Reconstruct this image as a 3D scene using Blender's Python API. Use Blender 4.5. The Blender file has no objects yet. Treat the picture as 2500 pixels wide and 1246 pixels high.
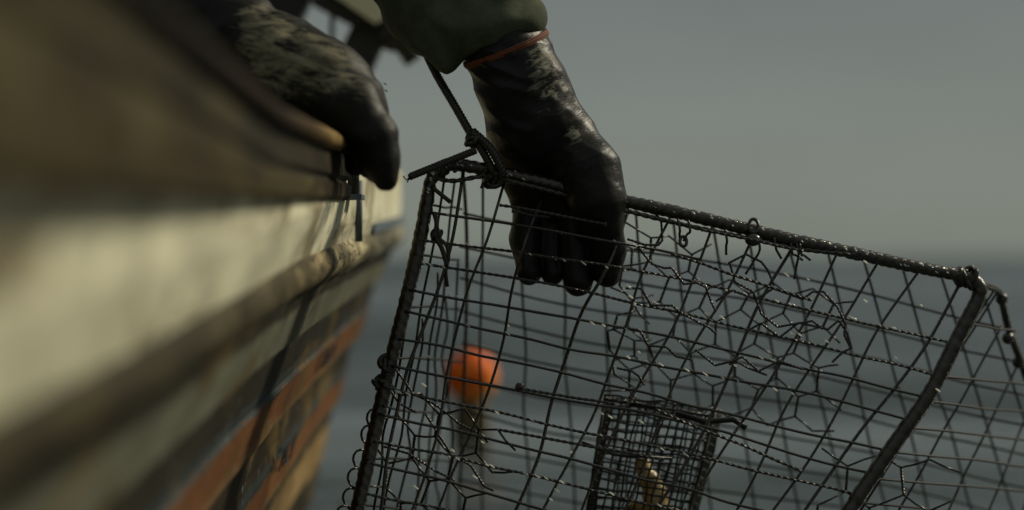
import bpy, math, random
import numpy as np
from mathutils import Vector, noise

# ------------------------------------------------------------------ camera, sky, sun
SC = bpy.context.scene
COL = SC.collection
CAMZ = 0.5
K = 0.00015625          # metres per photo pixel at one metre (2500 px wide photo)
HOR = 628.0

def P(px, py, d):
    """a point seen at photo pixel (px, py), d metres in front of the camera"""
    return Vector(((px - 1250) * d * K, d, CAMZ + (HOR - py) * d * K))

cam_data = bpy.data.cameras.new('camera')
cam_data.sensor_width = 36.0
cam_data.lens = 36.0 / (2500 * K)
cam_data.clip_start = 0.05
cam_data.clip_end = 20000
cam_data.dof.use_dof = True
cam_data.dof.focus_distance = 3.2
cam_data.dof.aperture_fstop = 2.1
cam = bpy.data.objects.new('camera', cam_data)
COL.objects.link(cam)
cam.location = (0, 0, CAMZ)
cam.rotation_euler = (math.radians(90) + math.atan(5 * K), 0, 0)
SC.camera = cam

SUN_EL, SUN_AZ = 36.0, 62.0      # azimuth measured from +Y (away from camera) towards +X
w = bpy.data.worlds.new('World'); SC.world = w; w.use_nodes = True
nt = w.node_tree; nt.nodes.clear()
out = nt.nodes.new('ShaderNodeOutputWorld')
bg = nt.nodes.new('ShaderNodeBackground')
sky = nt.nodes.new('ShaderNodeTexSky'); sky.sky_type = 'NISHITA'; sky.sun_disc = False
sky.sun_elevation = math.radians(SUN_EL); sky.sun_rotation = math.radians(SUN_AZ)
sky.air_density = 1.0; sky.dust_density = 6.0; sky.altitude = 0
# overcast veil: a grey layer of thin cloud, a little brighter low down
tc = nt.nodes.new('ShaderNodeTexCoord')
sep = nt.nodes.new('ShaderNodeSeparateXYZ'); nt.links.new(tc.outputs['Generated'], sep.inputs[0])
ramp = nt.nodes.new('ShaderNodeValToRGB')
el = ramp.color_ramp.elements
el[0].position = 0.0; el[0].color = (2.40, 2.62, 2.22, 1)
el[1].position = 1.0; el[1].color = (3.0, 3.3, 3.1, 1)
for pos, c in ((0.022, (2.62, 2.90, 2.48, 1)), (0.05, (2.44, 2.72, 2.48, 1)), (0.1, (1.92, 2.18, 2.12, 1)), (0.3, (2.1, 2.45, 2.5, 1)), (0.5, (2.9, 3.2, 3.1, 1))):
    e = el.new(pos); e.color = c
nz = nt.nodes.new('ShaderNodeTexNoise'); nz.inputs['Scale'].default_value = 9; nz.inputs['Detail'].default_value = 3
mp = nt.nodes.new('ShaderNodeMapping'); mp.inputs['Scale'].default_value = (1, 1, 3)
nt.links.new(tc.outputs['Generated'], mp.inputs[0]); nt.links.new(mp.outputs[0], nz.inputs['Vector'])
mr = nt.nodes.new('ShaderNodeMapRange'); mr.inputs[3].default_value = 0.9; mr.inputs[4].default_value = 1.08
nt.links.new(nz.outputs[0], mr.inputs[0])
mul = nt.nodes.new('ShaderNodeMix'); mul.data_type = 'RGBA'; mul.blend_type = 'MULTIPLY'; mul.inputs[0].default_value = 1
nt.links.new(sep.outputs[2], ramp.inputs[0])
nt.links.new(ramp.outputs[0], mul.inputs[6]); nt.links.new(mr.outputs[0], mul.inputs[7])
mix = nt.nodes.new('ShaderNodeMix'); mix.data_type = 'RGBA'; mix.inputs[0].default_value = 0.93
nt.links.new(sky.outputs[0], mix.inputs[6]); nt.links.new(mul.outputs[2], mix.inputs[7])
nt.links.new(mix.outputs[2], bg.inputs[0])
bg.inputs[1].default_value = 0.085
nt.links.new(bg.outputs[0], out.inputs[0])

sd = bpy.data.lights.new('sun', 'SUN'); sd.energy = 2.7; sd.angle = math.radians(8); sd.color = (1, 0.92, 0.71)
so = bpy.data.objects.new('sun', sd); COL.objects.link(so)
dirv = Vector((math.sin(math.radians(SUN_AZ)) * math.cos(math.radians(SUN_EL)),
               math.cos(math.radians(SUN_AZ)) * math.cos(math.radians(SUN_EL)), math.sin(math.radians(SUN_EL))))
so.rotation_euler = dirv.to_track_quat('Z', 'Y').to_euler()
so.location = (3, 2, 6)
SC.view_settings.view_transform = 'Standard'
SC.view_settings.look = 'None'
SC.view_settings.exposure = 0.0
SC.view_settings.gamma = 1.0

# ------------------------------------------------------------------ helpers
def link(name, me, mat=None, parent=None):
    o = bpy.data.objects.new(name, me); COL.objects.link(o)
    if mat is not None:
        for m in (mat if isinstance(mat, (list, tuple)) else [mat]): me.materials.append(m)
    if parent is not None: o.parent = parent
    return o

def tag(o, label=None, cat=None, group=None, kind=None):
    if label: o['label'] = label
    if cat: o['category'] = cat
    if group: o['group'] = group
    if kind: o['kind'] = kind
    return o

def empty(name, loc=(0, 0, 0)):
    o = bpy.data.objects.new(name, None); COL.objects.link(o); o.location = loc
    o.empty_display_size = 0.1
    return o

class MB:
    """collects world-space geometry; build() links it as one mesh object"""
    def __init__(s): s.v = []; s.f = []; s.uv = None
    def add(s, vs, fs):
        b = len(s.v); s.v.extend([tuple(v) for v in vs]); s.f.extend([tuple(i + b for i in f) for f in fs])
    def box(s, c, size, rot=None):
        c = Vector(c); hx, hy, hz = [q / 2 for q in size]
        vs = []
        for x in (-hx, hx):
            for y in (-hy, hy):
                for z in (-hz, hz):
                    v = Vector((x, y, z))
                    if rot is not None: v = rot @ v
                    vs.append(c + v)
        s.add(vs, [(0, 1, 3, 2), (4, 6, 7, 5), (0, 4, 5, 1), (2, 3, 7, 6), (0, 2, 6, 4), (1, 5, 7, 3)])
    def tube(s, pts, r, n=6, caps=True):
        pts = [Vector(p) for p in pts]
        m = len(pts)
        if not hasattr(r, '__len__'): r = [r] * m
        ring = []
        prev = None
        for i, p in enumerate(pts):
            a = pts[max(i - 1, 0)]; b = pts[min(i + 1, m - 1)]
            t = (b - a)
            if t.length < 1e-9: t = Vector((0, 0, 1))
            t.normalize()
            if prev is None:
                up = Vector((0, 1, 0)) if abs(t.y) < 0.9 else Vector((1, 0, 0))
                u = t.cross(up).normalized()
            else:
                u = (prev - t * prev.dot(t))
                if u.length < 1e-6: u = t.orthogonal()
                u.normalize()
            prev = u; v = t.cross(u)
            ring.append([p + (u * math.cos(2 * math.pi * k / n) + v * math.sin(2 * math.pi * k / n)) * r[i] for k in range(n)])
        vs = [q for rg in ring for q in rg]; fs = []
        for i in range(m - 1):
            for k in range(n):
                k2 = (k + 1) % n
                fs.append((i * n + k, i * n + k2, (i + 1) * n + k2, (i + 1) * n + k))
        if caps:
            fs.append(tuple(range(n))[::-1]); fs.append(tuple((m - 1) * n + k for k in range(n)))
        s.add(vs, fs)
    def twist(s, pts, r, pitch, strands=2, sr=None, n=6, seg=10, phase=0.0):
        """twisted strands laid round a path"""
        pts = resample(pts, pitch / seg)
        sr = sr or r
        fr = frames(pts)
        for st in range(strands):
            q = []
            for i, (p, u, v) in enumerate(fr):
                a = 2 * math.pi * (i / seg + st / strands) + phase
                q.append(p + (u * math.cos(a) + v * math.sin(a)) * r)
            s.tube(q, sr, n)
    def sphere(s, c, r, n=8, m=6, sc=(1, 1, 1), rot=None):
        c = Vector(c); vs = []; fs = []
        for j in range(m + 1):
            th = math.pi * j / m
            for i in range(n):
                ph = 2 * math.pi * i / n
                v = Vector((math.sin(th) * math.cos(ph) * sc[0], math.sin(th) * math.sin(ph) * sc[1], math.cos(th) * sc[2])) * r
                if rot is not None: v = rot @ v
                vs.append(c + v)
        for j in range(m):
            for i in range(n):
                i2 = (i + 1) % n
                fs.append((j * n + i, (j + 1) * n + i, (j + 1) * n + i2, j * n + i2))
        s.add(vs, fs)
    def build(s, name, mat, parent=None, smooth=True):
        me = bpy.data.meshes.new(name); me.from_pydata(s.v, [], s.f); me.update()
        if smooth: me.polygons.foreach_set('use_smooth', [True] * len(me.polygons))
        o = link(name, me, mat, parent)
        return o

def frames(pts):
    out = []; prev = None; m = len(pts)
    for i, p in enumerate(pts):
        t = (pts[min(i + 1, m - 1)] - pts[max(i - 1, 0)])
        if t.length < 1e-9: t = Vector((1, 0, 0))
        t.normalize()
        if prev is None:
            up = Vector((0, 1, 0)) if abs(t.y) < 0.9 else Vector((1, 0, 0))
            u = t.cross(up).normalized()
        else:
            u = (prev - t * prev.dot(t))
            u = u.normalized() if u.length > 1e-6 else t.orthogonal().normalized()
        prev = u
        out.append((p, u, t.cross(u)))
    return out

def resample(pts, step):
    pts = [Vector(p) for p in pts]
    L = [0.0]
    for a, b in zip(pts, pts[1:]): L.append(L[-1] + (b - a).length)
    n = max(2, int(L[-1] / step) + 1); out = []; j = 0
    for i in range(n):
        t = L[-1] * i / (n - 1)
        while j < len(pts) - 2 and L[j + 1] < t: j += 1
        seg = L[j + 1] - L[j]
        out.append(pts[j].lerp(pts[j + 1], (t - L[j]) / seg if seg > 1e-9 else 0))
    return out

def smooth_path(pts, n=8):
    """Catmull-Rom through the points"""
    pts = [Vector(p) for p in pts]
    if len(pts) < 3: return pts
    q = [pts[0] * 2 - pts[1]] + pts + [pts[-1] * 2 - pts[-2]]
    out = []
    for i in range(1, len(q) - 2):
        a, b, c, d = q[i - 1:i + 3]
        for k in range(n):
            t = k / n
            out.append(0.5 * ((2 * b) + (c - a) * t + (2 * a - 5 * b + 4 * c - d) * t * t + (-a + 3 * b - 3 * c + d) * t ** 3))
    out.append(pts[-1]); return out

# ------------------------------------------------------------------ materials
def new_mat(name):
    m = bpy.data.materials.new(name); m.use_nodes = True
    n = m.node_tree.nodes; l = m.node_tree.links
    return m, n, l, n['Principled BSDF']

def noise_node(n, l, scale, detail=4, rough=0.6, vec=None, dist=0.0):
    t = n.new('ShaderNodeTexNoise'); t.inputs['Scale'].default_value = scale
    t.inputs['Detail'].default_value = detail; t.inputs['Roughness'].default_value = rough
    t.inputs['Distortion'].default_value = dist
    if vec is not None: l.new(vec, t.inputs['Vector'])
    return t

def ramp_node(n, l, fac, stops, interp='LINEAR'):
    r = n.new('ShaderNodeValToRGB'); r.color_ramp.interpolation = interp
    e = r.color_ramp.elements
    e[0].position = stops[0][0]; e[0].color = (*stops[0][1], 1)
    e[1].position = stops[-1][0]; e[1].color = (*stops[-1][1], 1)
    for p, c in stops[1:-1]:
        x = e.new(p); x.color = (*c, 1)
    l.new(fac, r.inputs[0]); return r

def mixc(n, l, fac, a, b, mode='MIX'):
    m = n.new('ShaderNodeMix'); m.data_type = 'RGBA'; m.blend_type = mode
    for sock, val in ((m.inputs[0], fac), (m.inputs[6], a), (m.inputs[7], b)):
        if isinstance(val, (int, float)): sock.default_value = val
        elif isinstance(val, tuple): sock.default_value = (*val, 1)
        else: l.new(val, sock)
    return m.outputs[2]

def math_node(n, l, op, a, b=0.0, clamp=False):
    m = n.new('ShaderNodeMath'); m.operation = op; m.use_clamp = clamp
    for sock, val in ((m.inputs[0], a), (m.inputs[1], b)):
        if isinstance(val, (int, float)): sock.default_value = val
        else: l.new(val, sock)
    return m.outputs[0]

def bump(n, l, h, strength, dist, bsdf):
    b = n.new('ShaderNodeBump'); b.inputs['Strength'].default_value = strength; b.inputs['Distance'].default_value = dist
    l.new(h, b.inputs['Height']); l.new(b.outputs[0], bsdf.inputs['Normal'])

def geo_pos(n):
    return n.new('ShaderNodeNewGeometry').outputs['Position']

def mottled(name, c1, c2, scale=20, rough=(0.3, 0.5), bs=0.3, bscale=80, bd=0.002, spec=0.5, metal=0.0):
    m, n, l, b = new_mat(name)
    pos = geo_pos(n)
    t = noise_node(n, l, scale, 5, 0.65, pos)
    r = ramp_node(n, l, t.outputs[0], [(0.3, c1), (0.7, c2)])
    l.new(r.outputs[0], b.inputs['Base Color'])
    rr = n.new('ShaderNodeMapRange'); rr.inputs[3].default_value = rough[0]; rr.inputs[4].default_value = rough[1]
    t2 = noise_node(n, l, scale * 2.3, 4, 0.6, pos); l.new(t2.outputs[0], rr.inputs[0]); l.new(rr.outputs[0], b.inputs['Roughness'])
    t3 = noise_node(n, l, bscale, 4, 0.6, pos); bump(n, l, t3.outputs[0], bs, bd, b)
    b.inputs['Specular IOR Level'].default_value = spec
    b.inputs['Metallic'].default_value = metal
    return m

def glove_mat(name, mudcol, glossy=0.32, mud2=None, streak=-0.2, fine=34):
    m, n, l, b = new_mat(name)
    pos = geo_pos(n)
    att = n.new('ShaderNodeAttribute'); att.attribute_name = 'mud'
    base = ramp_node(n, l, noise_node(n, l, 30, 5, 0.65, pos).outputs[0], [(0.3, (0.003, 0.003, 0.002)), (0.75, (0.012, 0.0115, 0.008))])
    # stretched dried smears
    mrt = n.new('ShaderNodeMapping'); mrt.inputs['Rotation'].default_value = (0, streak, 0); l.new(pos, mrt.inputs[0])
    mpn = n.new('ShaderNodeMapping'); mpn.inputs['Scale'].default_value = (0.45, 1, 1.7)
    l.new(mrt.outputs[0], mpn.inputs[0])
    s1 = noise_node(n, l, fine, 8, 0.72, mpn.outputs[0], 0.7)
    s2 = noise_node(n, l, 150, 4, 0.6, mpn.outputs[0], 0.3)
    comb = math_node(n, l, 'ADD', math_node(n, l, 'MULTIPLY', s1.outputs[0], 0.72), math_node(n, l, 'MULTIPLY', s2.outputs[0], 0.28))
    thr = math_node(n, l, 'SUBTRACT', comb, math_node(n, l, 'SUBTRACT', 0.715, math_node(n, l, 'MULTIPLY', att.outputs['Fac'], 0.36)))
    mask = math_node(n, l, 'MULTIPLY', thr, 6.5, True)
    mask = math_node(n, l, 'MULTIPLY', mask, 0.9)
    mcol = mixc(n, l, s2.outputs[0], mudcol, mud2 or tuple(c * 0.55 for c in mudcol))
    l.new(mixc(n, l, mask, base.outputs[0], mcol), b.inputs['Base Color'])
    rr = n.new('ShaderNodeMapRange'); rr.inputs[3].default_value = glossy - 0.06; rr.inputs[4].default_value = glossy + 0.2
    l.new(noise_node(n, l, 60, 4, 0.6, pos).outputs[0], rr.inputs[0])
    ro = math_node(n, l, 'ADD', rr.outputs[0], math_node(n, l, 'MULTIPLY', mask, 0.45), True)
    l.new(ro, b.inputs['Roughness'])
    b.inputs['Specular IOR Level'].default_value = 0.2
    h = math_node(n, l, 'ADD', noise_node(n, l, 170, 5, 0.65, pos).outputs[0],
                  math_node(n, l, 'ADD', math_node(n, l, 'MULTIPLY', noise_node(n, l, 45, 3, 0.5, mpn.outputs[0], 1.0).outputs[0], 2.0), math_node(n, l, 'MULTIPLY', mask, 0.5)))
    bump(n, l, h, 0.35, 0.0016, b)
    return m

M_glove_R = glove_mat('black_wet_rubber', (0.42, 0.40, 0.27), 0.33, None, 0.5, 75)
M_glove_L = glove_mat('black_muddy_rubber', (0.36, 0.325, 0.21), 0.46, (0.17, 0.145, 0.085))
M_sweater = mottled('olive_knit', (0.045, 0.051, 0.032), (0.098, 0.107, 0.068), 26, (0.8, 0.95), 0.5, 420, 0.001, 0.15)
M_hem = mottled('orange_hem', (0.10, 0.028, 0.010), (0.19, 0.055, 0.020), 200, (0.6, 0.8), 0.6, 700, 0.001, 0.3)
M_skin = mottled('skin', (0.42, 0.24, 0.17), (0.5, 0.3, 0.22), 30, (0.45, 0.6), 0.2, 300, 0.0006)
M_overall = mottled('dark_oilskin', (0.02, 0.022, 0.016), (0.035, 0.036, 0.025), 14, (0.35, 0.5), 0.3, 60, 0.003)
M_hair = mottled('dark_hair', (0.02, 0.013, 0.008), (0.04, 0.028, 0.018), 90, (0.5, 0.6), 0.6, 300, 0.003)
M_bar = mottled('wet_tarred_wrap', (0.006, 0.004, 0.002), (0.034, 0.023, 0.011), 90, (0.16, 0.34), 0.5, 500, 0.0008, 0.6)
M_wire = mottled('wet_dark_wire', (0.006, 0.005, 0.003), (0.026, 0.018, 0.009), 120, (0.18, 0.34), 0.3, 600, 0.0004, 0.6)
M_wire2 = mottled('dark_wire', (0.006, 0.006, 0.005), (0.014, 0.012, 0.009), 120, (0.45, 0.6), 0.3, 600, 0.0004, 0.25)
M_rope = mottled('dark_rope', (0.008, 0.007, 0.005), (0.03, 0.025, 0.016), 120, (0.3, 0.5), 0.6, 700, 0.0006, 0.5)
M_mesh2 = mottled('bait_mesh_plastic', (0.004, 0.004, 0.003), (0.012, 0.010, 0.006), 120, (0.3, 0.45), 0.2, 600, 0.0004, 0.4)
M_frame = mottled('dark_davit_paint', (0.012, 0.012, 0.009), (0.03, 0.028, 0.02), 8, (0.4, 0.6), 0.3, 60, 0.002)
M_tan = mottled('tan_painted_plate', (0.66, 0.60, 0.36), (0.8, 0.74, 0.48), 12, (0.5, 0.7), 0.3, 60, 0.002)
M_blue = mottled('faded_blue_paint', (0.035, 0.055, 0.085), (0.10, 0.13, 0.15), 20, (0.5, 0.7), 0.3, 60, 0.002)
M_ink = mottled('dark_lettering_paint', (0.012, 0.012, 0.012), (0.02, 0.02, 0.02), 20, (0.5, 0.7), 0.1, 60, 0.001)

def drop_mat():
    m, n, l, b = new_mat('water_drops')
    b.inputs['Base Color'].default_value = (0.9, 0.92, 0.88, 1)  # near-white body colour stands in for the glints on the drops
    b.inputs['Roughness'].default_value = 0.12
    tl = n.new('ShaderNodeBsdfTranslucent'); tl.inputs[0].default_value = (0.95, 0.93, 0.85, 1)
    mx = n.new('ShaderNodeMixShader'); mx.inputs[0].default_value = 0.5
    l.new(b.outputs[0], mx.inputs[1]); l.new(tl.outputs[0], mx.inputs[2]); l.new(mx.outputs[0], n['Material Output'].inputs[0])
    b.inputs['IOR'].default_value = 1.33
    b.inputs['Specular IOR Level'].default_value = 1.0
    return m
M_drop = drop_mat()

def bait_mat():
    m, n, l, b = new_mat('bait_flesh')
    pos = geo_pos(n)
    r = ramp_node(n, l, noise_node(n, l, 55, 5, 0.7, pos).outputs[0], [(0.32, (0.16, 0.08, 0.02)), (0.5, (0.55, 0.36, 0.12)), (0.66, (0.85, 0.68, 0.38))])
    l.new(r.outputs[0], b.inputs['Base Color']); b.inputs['Roughness'].default_value = 0.3
    bump(n, l, noise_node(n, l, 200, 4, 0.6, pos).outputs[0], 0.4, 0.001, b)
    return m
M_bait = bait_mat()

def buoy_mat(name, stops, axis_blotch=16):
    m, n, l, b = new_mat(name)
    pos = geo_pos(n)
    t = noise_node(n, l, axis_blotch, 4, 0.6, pos)
    r = ramp_node(n, l, t.outputs[0], stops); l.new(r.outputs[0], b.inputs['Base Color'])
    b.inputs['Roughness'].default_value = 0.6; b.inputs['Specular IOR Level'].default_value = 0.2
    bump(n, l, noise_node(n, l, 60, 4, 0.6, pos).outputs[0], 0.4, 0.004, b)
    return m
M_orange = buoy_mat('orange_float', [(0.3, (0.62, 0.08, 0.008)), (0.52, (0.88, 0.17, 0.01)), (0.64, (0.92, 0.42, 0.09))], 14)
M_brown = buoy_mat('brown_float', [(0.3, (0.07, 0.055, 0.025)), (0.6, (0.12, 0.095, 0.04)), (0.75, (0.15, 0.11, 0.05))], 30)  # blotchy brown of the stem below the float
M_collar = buoy_mat('brown_collar', [(0.3, (0.09, 0.04, 0.015)), (0.6, (0.16, 0.075, 0.03)), (0.75, (0.10, 0.05, 0.02))], 40)

def water_mat():
    m, n, l, b = new_mat('sea_water')
    pos = geo_pos(n)
    mpn = n.new('ShaderNodeMapping'); mpn.inputs['Scale'].default_value = (0.35, 1.0, 1.0); l.new(pos, mpn.inputs[0])
    t = noise_node(n, l, 0.55, 5, 0.6, mpn.outputs[0])
    r = ramp_node(n, l, t.outputs[0], [(0.3, (0.035, 0.045, 0.046)), (0.7, (0.085, 0.11, 0.115))])
    l.new(r.outputs[0], b.inputs['Base Color'])
    b.inputs['Roughness'].default_value = 0.12
    b.inputs['IOR'].default_value = 1.33
    mp2 = n.new('ShaderNodeMapping'); mp2.inputs['Scale'].default_value = (0.5, 1.0, 1.0); l.new(pos, mp2.inputs[0])
    wp = n.new('ShaderNodeMapping'); wp.inputs['Scale'].default_value = (0.14, 1.0, 1.0); l.new(pos, wp.inputs[0])
    pat = math_node(n, l, 'ADD', noise_node(n, l, 0.33, 2, 0.5, wp.outputs[0]).outputs[0], noise_node(n, l, 0.06, 2, 0.5, wp.outputs[0]).outputs[0])
    pr = n.new('ShaderNodeMapRange'); pr.inputs[1].default_value = 0.86; pr.inputs[2].default_value = 1.12; pr.inputs[3].default_value = 0.0; pr.inputs[4].default_value = 3.0
    l.new(pat, pr.inputs[0])
    h = math_node(n, l, 'ADD', noise_node(n, l, 3.2, 6, 0.62, mp2.outputs[0]).outputs[0],
                  math_node(n, l, 'MULTIPLY', noise_node(n, l, 0.8, 3, 0.5, mp2.outputs[0]).outputs[0], 2.2))
    bump(n, l, math_node(n, l, 'MULTIPLY', h, pr.outputs[0]), 0.8, 0.06, b)
    return m
M_water = water_mat()

# ------------------------------------------------------------------ sea: one sheet to the horizon, swell in the mesh
def build_sea():
    rad = [0.0] + list(np.geomspace(0.8, 60, 300)) + list(np.geomspace(63, 9000, 60))
    NA = 360
    # finer angular steps in front of the camera
    ang = np.concatenate([np.linspace(-25, 25, 160, endpoint=False), np.linspace(25, 335, NA - 160, endpoint=False)])
    ang = np.radians(ang)
    waves = [(0.42, 34.0, 0.1, 0.3), (0.30, 12.5, -0.06, 1.3), (0.20, 6.2, 0.08, 2.2), (0.085, 3.1, -0.10, 0.3), (0.016, 1.7, -0.3, 1.1), (0.004, 0.95, 0.4, 2.0), (0.002, 0.55, -0.1, 0.5)]
    V = []; F = []
    for ri, r in enumerate(rad):
        x = r * np.sin(ang); y = r * np.cos(ang); z = np.zeros_like(x)
        for A, lam, th, ph in waves:
            fall = np.exp(-(r / (lam * 14)) ** 2) * min(1.0, (r / (lam * 1.6)) ** 1.5)
            k = 2 * math.pi / lam
            ph2 = k * (y * math.cos(th) + x * math.sin(th)) + ph + 0.8 * np.sin(0.33 * x + 0.2 * y + ph)
            s = np.sin(ph2)
            z = z + A * fall * (s + 0.25 * np.cos(2 * ph2))
        V.extend(zip(x.tolist(), y.tolist(), z.tolist()))
    n = len(ang)
    for i in range(len(rad) - 1):
        for j in range(n):
            j2 = (j + 1) % n
            F.append((i * n + j, i * n + j2, (i + 1) * n + j2, (i + 1) * n + j)[::-1])
    me = bpy.data.meshes.new('sea'); me.from_pydata(V, [], F); me.update()
    me.polygons.foreach_set('use_smooth', [True] * len(me.polygons))
    o = link('sea', me, M_water); tag(o, kind='structure')
build_sea()

# ------------------------------------------------------------------ fishing boat
def interp(x, xs, ys): return float(np.interp(x, xs, ys))
def z_rail(d):      # upper edge of the rubbing strake above eye level 0.5
    return interp(d, [0.3, 1.05, 1.7, 2.31, 2.76, 3.4, 4.15, 4.7, 6, 8], [-0.11, -0.093, -0.068, -0.036, -0.008, 0.016, 0.0376, 0.053, 0.10, 0.2])
def z_board(d):     # lower edge of the dark bulwark board
    return interp(d, [0.3, 1.05, 1.54, 3.2, 4], [0.022, 0.0285, 0.036, 0.070, 0.09])
def z_cap(d):
    return interp(d, [0.3, 1.5, 2.2, 3.1, 3.3, 4.2, 5.0, 6, 8], [0.160, 0.134, 0.119, 0.134, 0.135, 0.142, 0.152, 0.17, 0.24])
def x_side(d):      # planform: straight along the working side, turning in at the bow
    return 0.0 if d < 4.7 else -((d - 4.7) ** 1.8) * 0.14
def flare(dz):      # outward reach at height dz above eye level
    return -interp(dz, [-0.62, -0.47, -0.2, -0.06, 0.05, 0.25], [0.40, 0.36, 0.297, 0.246, 0.203, 0.199])

def hull_mat():
    m, n, l, b = new_mat('painted_hull')
    uv = n.new('ShaderNodeUVMap'); uv.uv_map = 'strake'
    sep = n.new('ShaderNodeSeparateXYZ'); l.new(uv.outputs[0], sep.inputs[0])
    pos = geo_pos(n)
    mpn = n.new('ShaderNodeMapping'); mpn.inputs['Scale'].default_value = (1, 0.5, 1.3); l.new(pos, mpn.inputs[0])
    big = noise_node(n, l, 7.5, 5, 0.6, mpn.outputs[0], 0.6)
    wob = noise_node(n, l, 22, 4, 0.6, mpn.outputs[0])
    s = math_node(n, l, 'ADD', sep.outputs[1], math_node(n, l, 'MULTIPLY', math_node(n, l, 'SUBTRACT', wob.outputs[0], 0.5), 0.018))
    s01 = math_node(n, l, 'ADD', math_node(n, l, 'MULTIPLY', s, 1.25), 0.75)     # s -0.6..0.2 -> 0..1
    def q(v): return v * 1.25 + 0.75
    cream = (0.72, 0.68, 0.49); grey = (0.13, 0.13, 0.09); dark = (0.025, 0.022, 0.012); orange = (0.165, 0.066, 0.022)
    blue = (0.036, 0.044, 0.045); brown = (0.028, 0.02, 0.009); tan = (0.32, 0.21, 0.09)  # brown is near black, painting deep shadow between the orange planks
    stops = [(0.0, (0.03, 0.02, 0.015)), (q(-0.43), dark), (q(-0.425), tan), (q(-0.355), tan), (q(-0.35), dark), (q(-0.325), dark),
             (q(-0.32), brown), (q(-0.309), (0.20, 0.12, 0.05)), (q(-0.303), orange), (q(-0.270), orange), (q(-0.264), blue), (q(-0.254), blue), (q(-0.248), brown),
             (q(-0.205), brown), (q(-0.195), (0.20, 0.12, 0.055)), (q(-0.186), orange), (q(-0.156), orange), (q(-0.150), blue), (q(-0.138), blue), (q(-0.134), dark),
             (q(-0.104), dark), (q(-0.094), grey), (q(-0.062), grey), (q(-0.055), dark), (q(-0.03), dark), (q(-0.02), cream), (1.0, cream)]  # dark under the strake: its shadow plus stain, painted into the ramp
    # a colour ramp holds up to 32 stops
    r = ramp_node(n, l, s01, stops)
    rust = ramp_node(n, l, big.outputs[0], [(0.54, (0, 0, 0)), (0.62, (1, 1, 1))])
    col = mixc(n, l, math_node(n, l, 'MULTIPLY', rust.outputs[0], 0.72), r.outputs[0], (0.12, 0.078, 0.024))
    pale = ramp_node(n, l, noise_node(n, l, 12, 4, 0.6, mpn.outputs[0]).outputs[0], [(0.42, (0.74, 0.74, 0.74)), (0.62, (1.1, 1.1, 1.1))])
    col = mixc(n, l, 1.0, col, pale.outputs[0], 'MULTIPLY')
    # flaked spots showing bluish undercoat
    fl = ramp_node(n, l, noise_node(n, l, 38, 3, 0.5, pos).outputs[0], [(0.66, (0, 0, 0)), (0.69, (1, 1, 1))])
    col = mixc(n, l, math_node(n, l, 'MULTIPLY', fl.outputs[0], 0.8), col, (0.11, 0.13, 0.13))
    l.new(col, b.inputs['Base Color']); b.inputs['Roughness'].default_value = 0.75; b.inputs['Specular IOR Level'].default_value = 0.12
    bump(n, l, noise_node(n, l, 60, 5, 0.6, pos).outputs[0], 0.35, 0.004, b)
    return m
M_hull = hull_mat()

def wood_mat(name, stops, scale=9.0, rough=0.7, along=None, flakes=False):
    m, n, l, b = new_mat(name)
    pos = geo_pos(n)
    mpn = n.new('ShaderNodeMapping'); mpn.inputs['Scale'].default_value = (1, 0.45, 1.6); l.new(pos, mpn.inputs[0])
    t = noise_node(n, l, scale, 6, 0.62, mpn.outputs[0], 0.5)
    r = ramp_node(n, l, t.outputs[0], stops)
    g = noise_node(n, l, 60, 4, 0.6, mpn.outputs[0])
    l.new(mixc(n, l, 0.35, r.outputs[0], mixc(n, l, g.outputs[0], (0.4, 0.4, 0.4), (1.6, 1.6, 1.6)), 'MULTIPLY'), b.inputs['Base Color'])
    b.inputs['Roughness'].default_value = rough
    b.inputs['Specular IOR Level'].default_value = 0.12
    bump(n, l, t.outputs[0], 0.4, 0.006, b)
    if along:          # paint worn differently along the boat
        col = b.inputs['Base Color'].links[0].from_socket
        sy = n.new('ShaderNodeSeparateXYZ'); l.new(pos, sy.inputs[0])
        mr = n.new('ShaderNodeMapRange'); mr.inputs[1].default_value = along[0]; mr.inputs[2].default_value = along[1]
        l.new(sy.outputs[1], mr.inputs[0])
        rr = ramp_node(n, l, mr.outputs[0], along[2])
        c2 = mixc(n, l, 1.0, col, rr.outputs[0], 'MULTIPLY')
        if flakes:
            fk = ramp_node(n, l, noise_node(n, l, 42, 5, 0.7, mpn.outputs[0]).outputs[0], [(0.53, (0, 0, 0)), (0.56, (1, 1, 1))])
            c2 = mixc(n, l, math_node(n, l, 'MULTIPLY', fk.outputs[0], 0.85), c2, (0.05, 0.04, 0.022))
        l.new(c2, b.inputs['Base Color'])
    return m
M_board = wood_mat('weathered_bulwark_board', [(0.36, (0.024, 0.015, 0.004)), (0.47, (0.040, 0.028, 0.008)), (0.55, (0.072, 0.058, 0.020)), (0.66, (0.12, 0.105, 0.045))], 6.5)
M_cap = wood_mat('worn_gunwale_cap', [(0.36, (0.09, 0.055, 0.018)), (0.52, (0.17, 0.11, 0.04)), (0.66, (0.30, 0.20, 0.08))], 9.0, 0.7, (1.0, 3.2, [(0.0, (0.08, 0.07, 0.06)), (0.45, (0.12, 0.11, 0.09)), (0.66, (0.25, 0.22, 0.18)), (0.8, (1.2, 1.2, 1.1))]))
M_top_strip = wood_mat('dark_top_strip', [(0.36, (0.012, 0.009, 0.003)), (0.52, (0.026, 0.02, 0.007)), (0.66, (0.06, 0.05, 0.02))], 7.0)
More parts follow.
